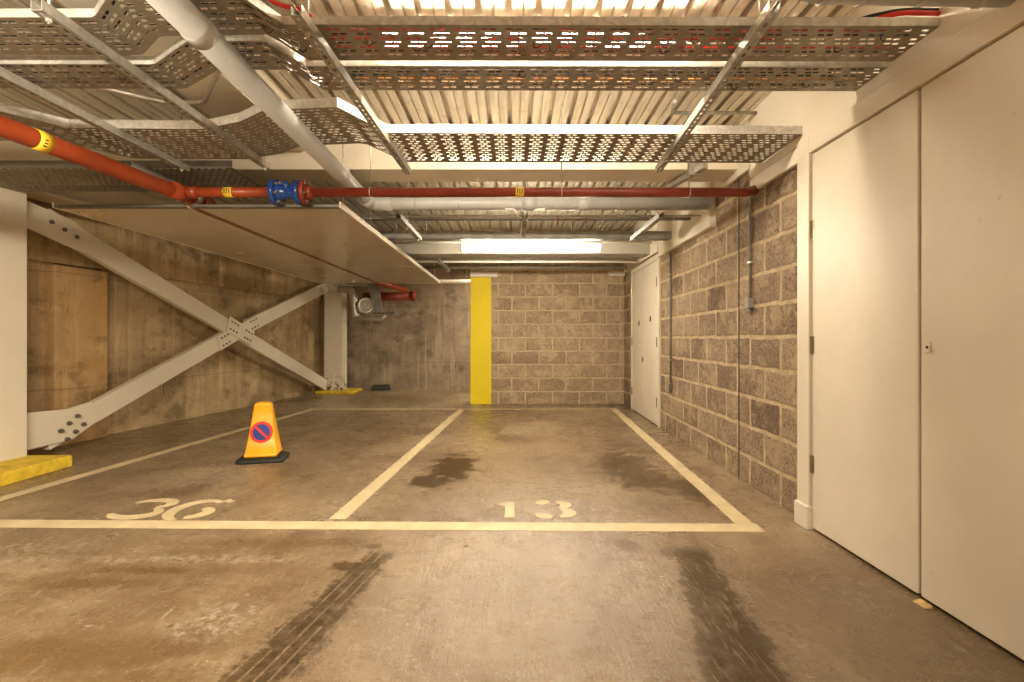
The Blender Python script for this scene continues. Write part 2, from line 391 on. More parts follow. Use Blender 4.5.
# rear walls
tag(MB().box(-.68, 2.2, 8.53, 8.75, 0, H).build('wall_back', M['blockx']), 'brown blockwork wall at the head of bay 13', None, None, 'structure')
yc = tag(MB().box(-.69, -.345, 8.505, 8.74, 0, 2.11).build('column', M['yellow'], bevel=.006), 'bright yellow painted pier at the end of the block wall', 'column', None, 'structure')
tag(MB().box(-.69, -.24, 8.49, 8.6, 2.112, 2.20).build('trim_6', M['paint'], bevel=.003), 'cream pad on top of the yellow pier', None, None, 'structure')
tag(MB().box(1.60, 1.865, 8.46, 8.6, 2.13, 2.2).build('trim_7', M['paint'], bevel=.003), 'cream pad at the top right corner of the back block wall', None, None, 'structure')
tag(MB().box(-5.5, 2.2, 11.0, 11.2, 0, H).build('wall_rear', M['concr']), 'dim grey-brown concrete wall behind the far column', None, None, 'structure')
tag(MB().box(-6, 2.2, -4.2, -4.0, 0, H).build('wall_behind', M['plaster']), None, None, None, 'structure')

# left concrete wall, slightly skewed
def lw(y): return -4.72 + .147*(y - 5.0)
def lwbox(y0, y1, o0, o1, z0, z1):
    return MB().hexa([(lw(y0)+o0,y0,z0),(lw(y0)+o1,y0,z0),(lw(y1)+o1,y1,z0),(lw(y1)+o0,y1,z0),
                      (lw(y0)+o0,y0,z1),(lw(y0)+o1,y0,z1),(lw(y1)+o1,y1,z1),(lw(y1)+o0,y1,z1)])
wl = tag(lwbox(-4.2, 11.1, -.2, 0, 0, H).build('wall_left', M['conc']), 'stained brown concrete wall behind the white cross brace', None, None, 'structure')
lwbox(5.15, 5.72, -.01, .10, 0, 1.84).build('pilaster', M['concp'], wl, bevel=.008)['label'] = 'orange-brown concrete pilaster'
lwbox(4.7, 10.9, -.01, .07, 1.86, H).build('upper_ledge', M['conc'], wl, bevel=.008)
lwbox(8.5, 8.7, -.01, .085, 1.845, H).build('upper_pilaster', M['conc'], wl, bevel=.008)

# steel frame along the left
O = Vector((-4.30, 4.54, 0)); U = Vector((.1031, .9947, 0)).normalized(); N = Vector((U.y, -U.x, 0))
def LF(s, n, z): return tuple(O + U*s + N*n + Vector((0,0,z)))
def lfbox(s0, s1, n0, n1, z0, z1, mb=None):
    mb = mb or MB()
    return mb.hexa([LF(s0,n0,z0),LF(s0,n1,z0),LF(s1,n1,z0),LF(s1,n0,z0),LF(s0,n0,z1),LF(s0,n1,z1),LF(s1,n1,z1),LF(s1,n0,z1)])
c1 = lfbox(-.60, -.18, .19, .21, .10, 2.38); lfbox(-.60, -.18, -.09, -.07, .10, 2.38, c1); lfbox(-.405, -.375, -.07, .19, .10, 2.38, c1)
tag(c1.build('column', M['steelpaint'], bevel=.003), 'cream steel column at the near end of the cross brace', 'column', None, 'structure')
c2 = MB().box(-3.74,-3.385,10.2,10.225,.06,2.6); c2.box(-3.74,-3.385,10.48,10.505,.06,2.6); c2.box(-3.425,-3.405,10.225,10.48,.06,2.6); c2.box(-3.72,-3.70,10.225,10.48,.06,2.6)
tag(c2.build('column', M['chipped'], bevel=.003), 'cream steel column with chipped base in the far left corner', 'column', None, 'structure')
b1 = lfbox(-3.2, 5.9, -.15, .15, 2.385, 2.41); lfbox(-3.2, 5.9, -.01, .01, 2.41, 2.72, b1); lfbox(-3.2, 5.9, -.15, .15, 2.72, 2.745, b1)
tag(b1.build('beam', M['steelpaint'], bevel=.003), 'cream steel beam along the left wall above the cross brace', 'beam', None, 'structure')
k1 = tag(MB().box(-4.55, -3.76, 2.6, 4.385, 0, .10).build('kerb', M['kerby'], bevel=.012), 'yellow painted kerb at the foot of the near steel column', 'kerb', None, 'structure')
k2 = tag(MB().box(-3.86, -3.13, 10.03, 10.72, 0, .058).build('kerb', M['kerby'], bevel=.012), 'small yellow kerb at the foot of the far corner column', 'kerb', None, 'structure')

# boxed beams
bb = MB().box(-4.3, 1.795, 3.98, 4.30, 2.41, 2.445); bb.box(-4.3, 1.795, 3.995, 4.285, 2.445, H)
tag(bb.build('beam', M['paint'], bevel=.004), 'wide cream boxed beam crossing the ceiling above the red pipe', 'beam', None, 'structure')
bb = MB().box(-1.96, -1.60, -4, 3.97, 2.55, 2.575); bb.box(-1.94, -1.62, -4, 3.97, 2.575, H); bb.box(-1.60,-1.55,-4,3.97,2.60,H); bb.box(-2.04,-1.96,-4,3.97,2.62,H)
tag(bb.build('beam', M['paint'], bevel=.003), 'cream boxed beam running away above the left cable trays', 'beam', None, 'structure')
tag(MB().box(-4.0, 1.80, 6.6, 6.86, 2.185, 2.375).build('beam', M['greybeam'], bevel=.004), 'grey boxed duct beam just behind the fluorescent light', 'beam', None, 'structure')

# bay lines and numbers, painted on the floor
def strip(mb, p, q, w, z=.0012, h=.0014):
    p, q = Vector((*p, z)), Vector((*q, z)); return mb.bar(p, q, w, h)
for p, q, w, lb in [((-3.75,3.045),(1.44,2.965),.125,'cream front line of both bays'), ((-1.06,3.11),(-.775,7.87),.105,'cream line between the two bays'),
                    ((1.375,3.03),(1.575,7.87),.105,'cream line on the wall side of bay 13'), ((-3.53,3.11),(-3.08,7.87),.10,'cream line on the wall side of bay 36'),
                    ((-3.13,7.93),(1.63,7.93),.10,'thin cream line across the back of the bays')]:
    strip(MB(), p, q, w).build('bay_line', M['line'], fl)['label'] = lb
def ribbon(mb, pts, w, f):
    pts = [Vector(p) for p in pts]; L, R = [], []
    for i, p in enumerate(pts):
        d = (pts[min(i+1, len(pts)-1)] - pts[max(i-1, 0)]).normalized(); nn = Vector((-d.y, d.x))
        L.append(p + nn*w[i]/2); R.append(p - nn*w[i]/2)
    k = len(pts); vs = [f(a) for a in L] + [f(a) for a in R]; b = len(vs)
    up = [(v[0], v[1], .0022) for v in vs] + [(v[0], v[1], .0004) for v in vs]
    fs = []
    for i in range(k-1):
        fs.append((i, i+1, k+i+1, k+i)); fs.append((b+i, b+k+i, b+k+i+1, b+i+1))
        fs.append((i, b+i, b+i+1, i+1)); fs.append((k+i, k+i+1, b+k+i+1, b+k+i))
    fs += [(0, k, b+k, b), (k-1, b+k-1, b+2*k-1, 2*k-1)]
    mb.add(up, fs)
def arc(cx, cy, rx_, ry_, a0, a1, n=12):
    return [(cx + rx_*math.cos(math.radians(a0+(a1-a0)*i/n)), cy + ry_*math.sin(math.radians(a0+(a1-a0)*i/n))) for i in range(n+1)]
def fatw(n, a, b): return [a + (b-a)*math.sin(PI*i/(n-1)) for i in range(n)]
def digit(strokes, x0, y0, w, h, slant=0.0):
    mb = MB()
    for pts, a, b in strokes:
        q = [Vector((p[0]*w, p[1]*h)) for p in pts]
        ribbon(mb, q, fatw(len(q), a, b), lambda v: (x0 + v.x + slant*v.y, y0 + v.y))
    return mb
three = [(arc(.42,.74,.40,.21,165,100,6),.05,.075), (arc(.44,.74,.40,.21,70,-62,10),.04,.075),
         (arc(.44,.28,.44,.235,62,-70,10),.04,.085), (arc(.42,.28,.42,.235,-100,-170,6),.05,.085)]
three_full = [(arc(.40,.74,.42,.22,165,-58,16),.035,.075), (arc(.42,.28,.46,.245,55,-168,18),.035,.085)]
six = [(arc(.56,.42,.50,.50,52,262,22),.035,.085), (arc(.52,.28,.44,.25,-78,65,10),.05,.08), ([(.96,.86),(1.06,.96)],.07,.08)]
one = [([(.50,0),(.50,.93)],.060,.060), ([(.12,.74),(.30,.86)],.045,.05)]
m36 = digit(three_full, -2.50, 3.125, .30, .36); d6 = digit(six, -2.17, 3.125, .26, .36); m36.add(d6.v, d6.f)
m36.build('bay_number', M['line'], fl)['label'] = 'cream stencilled number 36'
m13 = digit(one, -.09, 3.13, .15, .32); d3 = digit(three, .17, 3.13, .22, .33); m13.add(d3.v, d3.f)
m13.build('bay_number', M['line'], fl)['label'] = 'cream stencilled number 13'

# ------------------------------------------------------------------ doors
d1 = tag(MB().build('door_1', M['paint']), 'tall cream double doors with hinges and a keyhole on the right wall', None, None, 'structure')
fr = MB().box(1.70, 1.80, 2.935, 3.055, 0, 2.262); fr.box(1.70, 1.80, .55, 2.935, 2.158, 2.262); fr.box(1.70,1.80,.45,.55,0,2.262)
fr.build('door_frame', M['door'], d1, bevel=.004)
MB().box(1.685, 1.80, 2.93, 3.063, 0, .135).build('plinth', M['door'], d1, bevel=.006)
MB().box(1.765, 1.798, .55, 2.935, 0.001, 2.157).build('rebate', M['gap'], d1)
for y0, y1, xo in ((2.166, 2.926, 0), (1.37, 2.147, 0)):
    lf = MB().box(1.715+xo, 1.762, y0, y1, .018, 2.150).build('door_leaf', M['door'], d1, bevel=.003)
    if y0 > 2:
        for z in (.38, 1.06, 1.72):
            hb = MB().tube([(1.712, 2.931, z-.05), (1.712, 2.931, z+.05)], .0075, 10); hb.box(1.7135,1.716,2.905,2.931,z-.05,z+.05)
            hb.build('hinge', M['brass'], lf)
    else:
        MB().box(1.7085, 1.7115, 2.095, 2.120, 1.040, 1.085).build('escutcheon', M['door'], lf, bevel=.001)
        MB().tube([(1.707, 2.107, 1.062), (1.7095, 2.107, 1.062)], .0065, 12).build('keyhole', M['black'], lf)
wd = MB().hexa([(1.672,2.075,.0),(1.708,2.078,.0),(1.708,2.14,.0),(1.67,2.135,.0),(1.672,2.075,.006),(1.708,2.078,.011),(1.708,2.14,.013),(1.67,2.135,.006)])
tag(wd.build('door_wedge', M['wood'], bevel=.002), 'small pale wooden wedge on floor under the gap between door leaves', 'wedge')

d2 = tag(MB().build('door_2', M['paint']), 'far cream double door in the block wall', None, None, 'structure')
fr = MB()
for a in ((6.27,6.34,0,2.14),(7.80,7.87,0,2.14),(6.34,7.80,2.075,2.14)):
    q = skew_box('', a[0], a[1], -.03, .0, a[2], a[3], None); fr.add(q.v, q.f)
fr.build('door_frame', M['door'], d2, bevel=.004)
for y0, y1 in ((6.345, 7.066), (7.074, 7.795)):
    lf = skew_box('', y0, y1, -.022, -.003, .014, 2.07, None).build('door_leaf', M['door'], d2, bevel=.003)
    yy = 6.352 if y0 < 7 else 7.788
    for z in (.3, 1.05, 1.8):
        MB().tube([(rx(yy)-.03, yy, z-.06), (rx(yy)-.03, yy, z+.06)], .011, 8).build('hinge', M['brass'], lf)
    if y0 < 7:
        for y, z, s in ((6.70,1.35,.035),):
            MB().box(rx(y)-.026, rx(y)-.018, y-.03, y+.03, z-s, z+s).build('door_plate', M['black'], lf, bevel=.002)
    else:
        for y, z, s in ((7.35,1.31,.035),(7.12,.80,.03)):
            MB().box(rx(y)-.026, rx(y)-.018, y-.03, y+.03, z-s, z+s).build('door_plate', M['black'], lf, bevel=.002)

# ------------------------------------------------------------------ cross brace
br = empty('cross_brace', 'large cream steel cross brace bolted together in front of left concrete wall', 'brace', None, LF(3, 0, 0))
def part(mb, name, mat, parent, **k):
    o = mb.build(name, mat, None, **k)
    o.parent = parent
    wl_ = parent.location if parent.parent is None else parent.parent.location
    if parent.parent is None:
        o.matrix_parent_inverse = Matrix.Translation(-Vector(parent.location))
    return o
AW, AD = .205, .07
def arm(s0, z0, s1, z1, n):
    return MB().bar(LF(s0,n,z0), LF(s1,n,z1), AD, AW, up=(0,0,1))
a = part(arm(.12, 2.19, 5.62, .17, .02), 'brace_arm', M['steelpaint'], br, bevel=.004)
part(arm(.12, .17, 2.72, 1.135, .02), 'brace_arm', M['steelpaint'], br, bevel=.004)
part(arm(3.10, 1.27, 5.66, 2.12, .02), 'brace_arm', M['steelpaint'], br, bevel=.004)
part(MB().prism([(-.17,.12),(.34,.13),(.62,.27),(.55,.47),(.30,.43),(-.17,.45)], lambda p, q, d: LF(p, d, q), .055, .075), 'gusset_plate', M['steelpaint'], br, bevel=.003)
part(MB().prism([(-.17,2.32),(.36,2.22),(.55,2.12),(.48,1.93),(.26,1.98),(-.17,2.09)], lambda p, q, d: LF(p, d, q), .055, .075), 'gusset_plate', M['steelpaint'], br, bevel=.003)
ang = math.atan2(.395, 1.0)
def rotpt(c, a, b, th): return (c[0] + a*math.cos(th) - b*math.sin(th), c[1] + a*math.sin(th) + b*math.cos(th))
cc = (2.90, 1.195)
sl1 = math.atan2(-2.02, 5.5); sl2 = math.atan2(.965, 2.6)
def centre_plate(th, a0, a1, w, n0, n1):
    return MB().prism([rotpt(cc, a0, -w, th), rotpt(cc, a1, -w, th), rotpt(cc, a1, w, th), rotpt(cc, a0, w, th)], lambda p, q, d: LF(p, d, q), n0, n1)
part(centre_plate(sl2, -.50, .50, .10, .056, .068), 'gusset_plate', M['steelpaint'], br, bevel=.002)
part(centre_plate(sl1, -.30, .30, .112, .069, .081), 'gusset_plate', M['steelpaint'], br, bevel=.002)
def bolt(mb, s, z, n, r, h):
    hexp = [(math.cos(PI*k/3)*r, math.sin(PI*k/3)*r) for k in range(6)]
    return mb.prism(hexp, lambda p, q, d: LF(s+p, d, z+q), n, n+h)
for i in range(3):
    for j in range(2):
        c_ = rotpt((.34,.25), i*.10-.10, j*.11-.055, sl2+.25)
        mb = bolt(MB(), c_[0], c_[1], .075, .021, .022); bolt(mb, c_[0], c_[1], .097, .010, .02)
        part(mb, 'bolt', M['greydark'], br, bevel=.001)
for i in range(3):
    c_ = rotpt((.27,2.115), i*.13-.13, 0, sl1)
    part(bolt(MB(), c_[0], c_[1], .075, .022, .014), 'bolt', M['greydark'], br, bevel=.001)
for th, offs, n0 in ((sl2, (-.42,-.35,-.28,.28,.35,.42), .068), (sl1, (-.24,-.17,-.10,.10,.17,.24), .081)):
    for a_ in offs:
        for b_ in (-.055, .055):
            c_ = rotpt(cc, a_, b_, th)
            part(bolt(MB(), c_[0], c_[1], n0, .014, .012), 'bolt', M['greydark'], br)

# ------------------------------------------------------------------ cable trays
def interp(pl, x):
    for (xa, ya), (xb, yb) in zip(pl, pl[1:]):
        if xa <= x <= xb: return ya + (yb-ya)*(x-xa)/(xb-xa)
    return pl[0][1] if x < pl[0][0] else pl[-1][1]
def tray(name, label, pl, width, z, slot=(.030,.016), pitch=(.050,.031), skip=5, ties=8, near_h=.05, mats=('tray','flange')):
    x0, x1 = pl[0][0], pl[-1][0]
    loc = Vector(((x0+x1)/2, pl[0][1], z))
    root = empty(name, label, 'cable tray', None, loc)
    mb = MB(); nx = int((x1-x0)/pitch[0]); P = (x1-x0)/nx
    rows = int((width-.02)/pitch[1]); off = (width - rows*pitch[1])/2
    idx = {}
    def V(x_, v_):
        k = (round(x_, 5), round(v_, 5))
        if k not in idx:
            idx[k] = len(mb.v); mb.v.append((x_, interp(pl, x_) + v_, z))
        return idx[k]
    def quad(xa, xb, va, vb): mb.f.append((V(xa,va), V(xb,va), V(xb,vb), V(xa,vb)))
    vprev = 0.0
    for j in range(rows):
        va = off + j*pitch[1]; vb = va + slot[1]
        sft = P/2 if j % 2 else 0
        ylim = [x0]
        for i in range(nx+1): ylim.append(min(x1, x0 + i*P + sft)) if i*P+sft > 0 else None
        # solid strip below the row
        for i in range(nx): quad(x0+i*P, x0+(i+1)*P, vprev, va)
        cur = x0
        for i in range(nx):
            xs = x0 + i*P + sft + (P-slot[0])/2; xe = xs + slot[0]
            if xe > x1 - .01: break
            if skip and (i % skip == skip-1): continue
            quad(cur, xs, va, vb); cur = xe
        quad(cur, x1, va, vb)
        vprev = vb
    for i in range(nx): quad(x0+i*P, x0+(i+1)*P, vprev, width)
    part(mb, 'tray_bed', M[mats[0]], root, solid=.0018)
    for v0, sg, hh in ((0, 1, near_h), (width, -1, .05)):
        sec = [(0,0),(0,hh),(.013,hh),(.013,hh-.003),(.003,hh-.003),(.003,0)]
        pts = [(x_, interp(pl, x_) + v0) for x_, _ in pl]
        part(MB().sweep(pts, lambda i: [(pts[i][0], pts[i][1] + sg*(a-.003), z + b) for a, b in sec]), 'tray_flange', M[mats[1]], root)
    for k in range(ties):
        xt = random.uniform(x0+.1, x1-.1)
        while min(abs(xt-q) for q in (-.77,.98,-1.70,-2.30)) < .09: xt = random.uniform(x0+.1, x1-.1)
        vt = random.uniform(.05, width-.05); yt = interp(pl, xt) + vt
        a = random.uniform(-.6, .6)
        part(MB().tube(smooth_path([(xt, yt, z+.0005), (xt+.003*a, yt, z-.022), (xt+.022*math.cos(a), yt+.02*math.sin(a), z-.026), (xt+.034*math.cos(a), yt+.03*math.sin(a), z-.012)], .012, 3), .0022, 5), 'cable_tie', M['black'], root)
    return root
t1_pl = [(-3.3,2.0),(-1.63,2.0),(-1.46,1.86),(-1.0,1.85),(-.92,2.045),(1.735,2.055)]
t2_pl = [(-3.3,2.315),(-1.62,2.32),(-1.36,2.142),(-1.035,2.138),(-.94,2.335),(1.735,2.345)]
t3_pl = [(-3.7,2.66),(-2.82,2.66),(-2.57,2.97),(-1.80,2.985),(-1.53,2.88),(-1.33,2.74),(-.92,2.70),(-.74,3.04),(1.735,3.06)]
tray('cable_tray', 'front perforated cable tray with rust stains, spanning the whole ceiling nearest the camera', t1_pl, .262, 2.352, ties=22, near_h=.033, skip=3, slot=(.027,.015), pitch=(.035,.031))
tray('cable_tray', 'second perforated cable tray back from camera, close behind the front tray', t2_pl, .225, 2.340, ties=20, near_h=.036, skip=3, slot=(.027,.014), pitch=(.035,.029))
tray('cable_tray', 'wide perforated cable tray third from camera, white slots, bright front edge', t3_pl, .50, 2.318, slot=(.026,.017), pitch=(.036,.036), skip=3, ties=6)
tray('cable_tray', 'dark perforated cable tray high on the left above the red pipe', [(-4.15,3.66),(-2.0,3.66)], .6, 2.318, slot=(.032,.018), pitch=(.05,.036), skip=0, ties=4, mats=('tray','greydark'))
tray('cable_tray', 'distant perforated cable tray behind the fluorescent light', [(-1.9,7.0),(1.74,7.0)], .5, 2.2, slot=(.034,.014), pitch=(.055,.026), skip=0, ties=0)

# cables lying in the trays
def lay(pl, v, z, x0, x1, wob=.012):
    k = max(6, int((x1-x0)/.15)); xs = [x0 + (x1-x0)*i/k for i in range(k+1)]
    br = [p[0] for p in pl if x0 < p[0] < x1]
    xs = sorted([x_ for x_ in xs if all(abs(x_-b_) > .035 for b_ in br)] + br)
    return [(x_, interp(pl, x_) + v + (0 if x_ in br else random.uniform(-wob, wob)), z) for x_ in xs]
def cable_run(pl, z, spec, where, group):
    for v, mat, x0, x1 in spec:
        col = {'redcable':'red','orangecable':'orange','black':'black'}[mat]
        tag(MB().tube(lay(pl, v, z, x0, x1, .0035), .0075, 8).build('cable', M[mat], smooth=True), col + ' cable lying in the ' + where + ', seen through its slots', 'cable', group + ', ' + col)
cable_run(t1_pl, 2.3625, [(.032,'black',-3.1,1.62),(.056,'redcable',-.82,1.60),(.088,'black',-3.1,1.66),(.118,'redcable',-.82,1.1),(.150,'black',-3.1,.75),(.180,'redcable',-.8,1.66),(.212,'black',-3.1,1.62)], 'front cable tray', 'cables in the front tray')
cable_run(t2_pl, 2.3505, [(.035,'black',-3.1,1.68),(.065,'black',-.8,1.5),(.10,'black',-3.1,1.68),(.135,'orangecable',-.8,1.70),(.18,'black',-3.1,1.70)], 'second cable tray', 'cables in the second tray')
tag(MB().tube(smooth_path([(-1.05,1.80,2.56),(-1.02,1.92,2.47),(-.93,2.02,2.412),(-.84,2.03,2.408),(-.78,2.06,2.37)], .08, 5), .0085, 8).build('cable', M['redcable'], smooth=True), 'bright red cable looping over the edge of front tray beside the grey pipe', 'cable')
tag(MB().tube(smooth_path([(1.42,2.09,2.364),(1.47,2.075,2.392),(1.56,2.05,2.404),(1.755,2.06,2.404)], .08, 5), .010, 8).build('cable', M['redcable'], smooth=True), 'red cable entering the right wall at the end of the front tray', 'cable')
tag(MB().tube(smooth_path([(1.33,2.13,2.366),(1.42,2.09,2.405),(1.56,2.06,2.422),(1.755,2.065,2.422)], .08, 5), .007, 8).build('cable', M['black'], smooth=True), 'black cable entering the right wall above the red one', 'cable')

# strut channels carrying the trays
def strut(label, p, q, rods, w=.041, z_top=True, slots=True, mat='strut', rod_to=H, name='strut_channel', group=None):
    p, q = Vector(p), Vector(q); L = (q-p).length; d = (q-p).normalized(); r = Vector((d.y, -d.x, 0)); up = Vector((0,0,1))
    root = empty(name, label, 'strut', group, p)
    mb = MB()
    # web at the bottom (slotted), two sides
    if slots:
        mb.bar(p + r*(w/2-.007), q + r*(w/2-.007), .014, .0025); mb.bar(p - r*(w/2-.007), q - r*(w/2-.007), .014, .0025)
        n = int(L/.05)
        for i in range(n+1):
            c_ = p + d*(L*i/n)
            a_, b_ = c_ - d*.011, c_ + d*.011
            if i == 0: a_ = c_
            if i == n: b_ = c_
            mb.bar(a_, b_, w-.026, .0025)
    else: mb.bar(p, q, w, .0025)
    for sg in (1, -1):
        mb.bar(p + r*sg*(w/2-.0013) + up*.0205, q + r*sg*(w/2-.0013) + up*.0205, .0026, .041)
        mb.bar(p + r*sg*(w/2-.006) + up*.040, q + r*sg*(w/2-.006) + up*.040, .010, .0025)
    part(mb, 'channel', M[mat], root)
    for t in rods:
        c_ = p + d*t
        part(MB().tube([c_ - up*.02, Vector((c_.x, c_.y, rod_to))], .0055, 8), 'threaded_rod', M['galv'], root, smooth=True)
        mb = MB(); hexp = [(math.cos(PI*k/3)*.011, math.sin(PI*k/3)*.011) for k in range(6)]
        mb.prism(hexp, lambda a_, b_, z_: (c_.x+a_, c_.y+b_, z_), c_.z-.014, c_.z-.002)
        part(mb, 'nut', M['galv'], root)
    return root
strut('slotted steel channel under the trays, left of two in the middle of the ceiling', (-.785,1.86,2.272), (-.742,3.66,2.272), (.10,))
strut('slotted steel channel under the trays, right of two in the middle of the ceiling', (.945,1.84,2.272), (1.035,3.62,2.272), (.12,))
strut('pale slotted steel channel under left trays, beside the grey pipe', (-1.70,1.83,2.272), (-1.70,3.56,2.272), (.05,1.69), rod_to=2.548)
strut('pale slotted steel channel under left trays, above the red pipe bend', (-2.31,1.83,2.272), (-2.29,3.60,2.272), (.05,1.72))
strut('short grey steel channel behind the red pipe tee', (-2.62,3.50,2.268), (-2.60,3.94,2.268), (), slots=False)

# ------------------------------------------------------------------ pipes
gp = empty('drain_pipe', 'large grey plastic pipe coming forward on left then turning along beam behind red pipe', 'pipe', None, (-1.2, 4.39, 2.25))
part(MB().tube(smooth_path([(-1.17,1.0,2.262),(-1.215,4.39,2.25),(1.69,4.39,2.25)], .12, 8), .054, 22), 'pipe', M['greypipe'], gp, smooth=True)
for y in (1.93, 3.62):
    xx = -1.17 - .045*(y-1)/3.39
    part(MB().tube([(xx, y-.035, 2.259), (xx, y-.03, 2.259), (xx, y+.03, 2.259), (xx, y+.035, 2.259)], [.054,.0585,.0585,.054], 22), 'coupling', M['greypipe'], gp, smooth=True)
part(MB().tube(smooth_path([(-1.213,4.20,2.2505),(-1.215,4.39,2.25),(-1.02,4.39,2.25)], .12, 8), .0585, 22), 'elbow', M['greypipe'], gp, smooth=True)
for x_ in (.15, .62): part(MB().tube([(x_-.06,4.39,2.25), (x_+.06,4.39,2.25)], .0585, 22), 'coupling', M['greypipe'], gp, smooth=True)
for x_ in (-.82, -.45, .90):
    mb = MB().torus((x_,4.39,2.25), (1,0,0), .058, .004); mb.tube([(x_,4.39,2.308),(x_,4.39,2.745)], .004, 6)
    part(mb, 'pipe_hanger', M['galv'], gp, smooth=True)
gt = empty('pipe', 'thick grey ribbed pipe at the top edge above the front tray near the right wall', 'pipe', None, (1.3, 1.75, 2.27))
part(MB().tube(smooth_path([(.90,1.745,2.70),(.94,1.745,2.30),(1.79,1.745,2.285)], .14, 8), .052, 22), 'pipe', M['greypipe'], gt, smooth=True)
for x_ in (1.07, 1.20, 1.40, 1.60): part(MB().tube([(x_-.01,1.745,2.298-.0165*(x_-1)), (x_+.01,1.745,2.298-.0165*(x_-1))], .0555, 22), 'collar', M['greypipe'], gt, smooth=True)

rp = empty('sprinkler_pipe', 'red sprinkler pipe running forward at left with a branch across to the right wall', 'pipe', None, (-2.36, 3.62, 2.13))
part(MB().tube([(-2.62,1.2,2.145),(-2.51,2.51,2.14),(-2.36,3.72,2.13),(-2.33,3.95,2.128)], .052, 22), 'main_pipe', M['red'], rp, smooth=True)
part(MB().tube([(-2.37,3.62,2.13),(-1.69,3.62,2.13)], .035, 18), 'branch_pipe', M['red'], rp, smooth=True)
part(MB().tube(smooth_path([(-1.42,3.62,2.13),(1.66,3.62,2.13),(1.705,3.66,2.15),(1.775,3.72,2.18)], .08, 6), .033, 18), 'branch_pipe', M['reddark'], rp, smooth=True)
for a_, b_ in (((-2.46,3.0),0),):
    pass
def along(y): return -2.51 + .124*(y-2.51), 2.14 - .0083*(y-2.51)
for y0_, y1_, nm in ((2.66, 2.73, 'marker_band'),):
    xa, za = along(y0_); xb, zb = along(y1_)
    bd = part(MB().tube([(xa,y0_,za),(xb,y1_,zb)], .0535, 22), nm, M['band'], rp, smooth=True)
    for k in range(3):
        y_ = y0_ + .022; xq, zq = along(y_)
        th = .15 + k*.30
        c_ = Vector((xq + .054*math.sin(th+.75), y_, zq - .054*math.cos(th+.75)))
        rad = Vector((math.sin(th+.75), 0, -math.cos(th+.75)))
        tg = Vector((math.cos(th+.75), 0, math.sin(th+.75)))
        q = part(MB().bar(c_ - Vector((0,.010,0)), c_ + Vector((0,.012,0)), .007, .0014, up=rad), 'band_print', M['black'], rp)
for x_ in (-2.0, .055):
    r_ = .036 if x_ < -1 else .0345
    part(MB().tube([(x_-.03,3.62,2.13),(x_+.03,3.62,2.13)], r_, 18), 'marker_band', M['band'], rp, smooth=True)
    for k in range(3):
        part(MB().bar((x_-.016+k*.016, 3.62-r_+.0002, 2.113), (x_-.016+k*.016, 3.62-r_+.0002, 2.147), .007, .0014, up=(0,-1,0)), 'band_print', M['black'], rp)
for y_ in (3.78, 3.86):
    xq, zq = -2.36+.13*(y_-3.72), 2.13
    part(MB().tube([(xq-.001,y_-.022,zq),(xq+.001,y_+.022,zq)], .058, 22), 'pipe_clamp', M['galv' if y_ < 3.8 else 'red'], rp, smooth=True)
part(MB().tube([(-2.35,3.55,2.13),(-2.345,3.69,2.13)], .057, 22).tube([(-2.30,3.62,2.13),(-2.22,3.62,2.13)], .040, 18), 'tee', M['red'], rp, smooth=True)
# blue flanged valve with a red flange in the branch
vb = MB().tube([(-1.655,3.62,2.13),(-1.635,3.62,2.13),(-1.60,3.62,2.13),(-1.57,3.62,2.13),(-1.54,3.62,2.13),(-1.52,3.62,2.13)], [.070,.058,.046,.046,.058,.070], 20)
vb.tube([(-1.69,3.62,2.13),(-1.655,3.62,2.13)], .088, 20); vb.tube([(-1.52,3.62,2.13),(-1.485,3.62,2.13)], .088, 20)
vb.tube([(-1.585,3.62,2.13),(-1.585,3.575,2.19)], .024, 12)
vo = part(vb, 'flanged_valve', M['blue'], rp, smooth=True); vo['label'] = 'blue enamelled flanged pipe fitting'
fo = part(MB().tube([(-1.483,3.62,2.13),(-1.448,3.62,2.13)], .084, 20).tube([(-1.448,3.62,2.13),(-1.40,3.62,2.13)], [.062,.037], 18), 'pipe_flange', M['reddark'], rp, smooth=True)
for xb_ in (-1.68, -1.485):
    for k in range(6):
        th = 2*PI*k/6 + .3
        part(MB().tube([(xb_-.02,3.62+.070*math.cos(th),2.13+.070*math.sin(th)),(xb_+.05,3.62+.070*math.cos(th),2.13+.070*math.sin(th))], .009, 6), 'bolt', M['greydark'], rp)
for x_ in (-1.0, .35, 1.25):
    mb = MB().torus((x_,3.62,2.13), (1,0,0), .037, .0035, 18, 6); mb.tube([(x_,3.62,2.166),(x_,3.62,2.30),(x_,4.01,2.40)] if False else [(x_,3.62,2.166),(x_,3.62,2.745)], .004, 6)
    part(mb, 'pipe_hanger', M['galv'], rp, smooth=True)

# conduits and sockets on the right wall
def conduit(label, y, z0, z1, boxmat='galv'):
    xx = rx(y)
    root = empty('wall_conduit', label, 'conduit', None, (xx-.02, y, z0))
    part(MB().tube([(xx-.016,y,z0+.03),(xx-.016,y,z1)], .0105, 12), 'conduit', M['trunk'], root, smooth=True)
    mb = MB().box(xx-.045, xx-.001, y-.035, y+.035, z0-.04, z0+.035)
    part(mb, 'junction_box', M['trunk'], root, bevel=.006)
    part(MB().tube([(xx-.022,y,z0-.075),(xx-.022,y,z0-.04)], [.012,.018], 10), 'cable_gland', M['trunk'], root, smooth=True)
    for z in (z0+.3, z1-.25): part(MB().box(xx-.030, xx-.001, y-.02, y+.02, z-.008, z+.008), 'saddle', M['galv'], root, bevel=.002)
conduit('grey conduit with a small box halfway down the block wall, nearer the tall doors', 3.79, 1.36, 2.72)
conduit('slim grey conduit ending in a low box beside the far double door', 5.82, .55, 2.075)

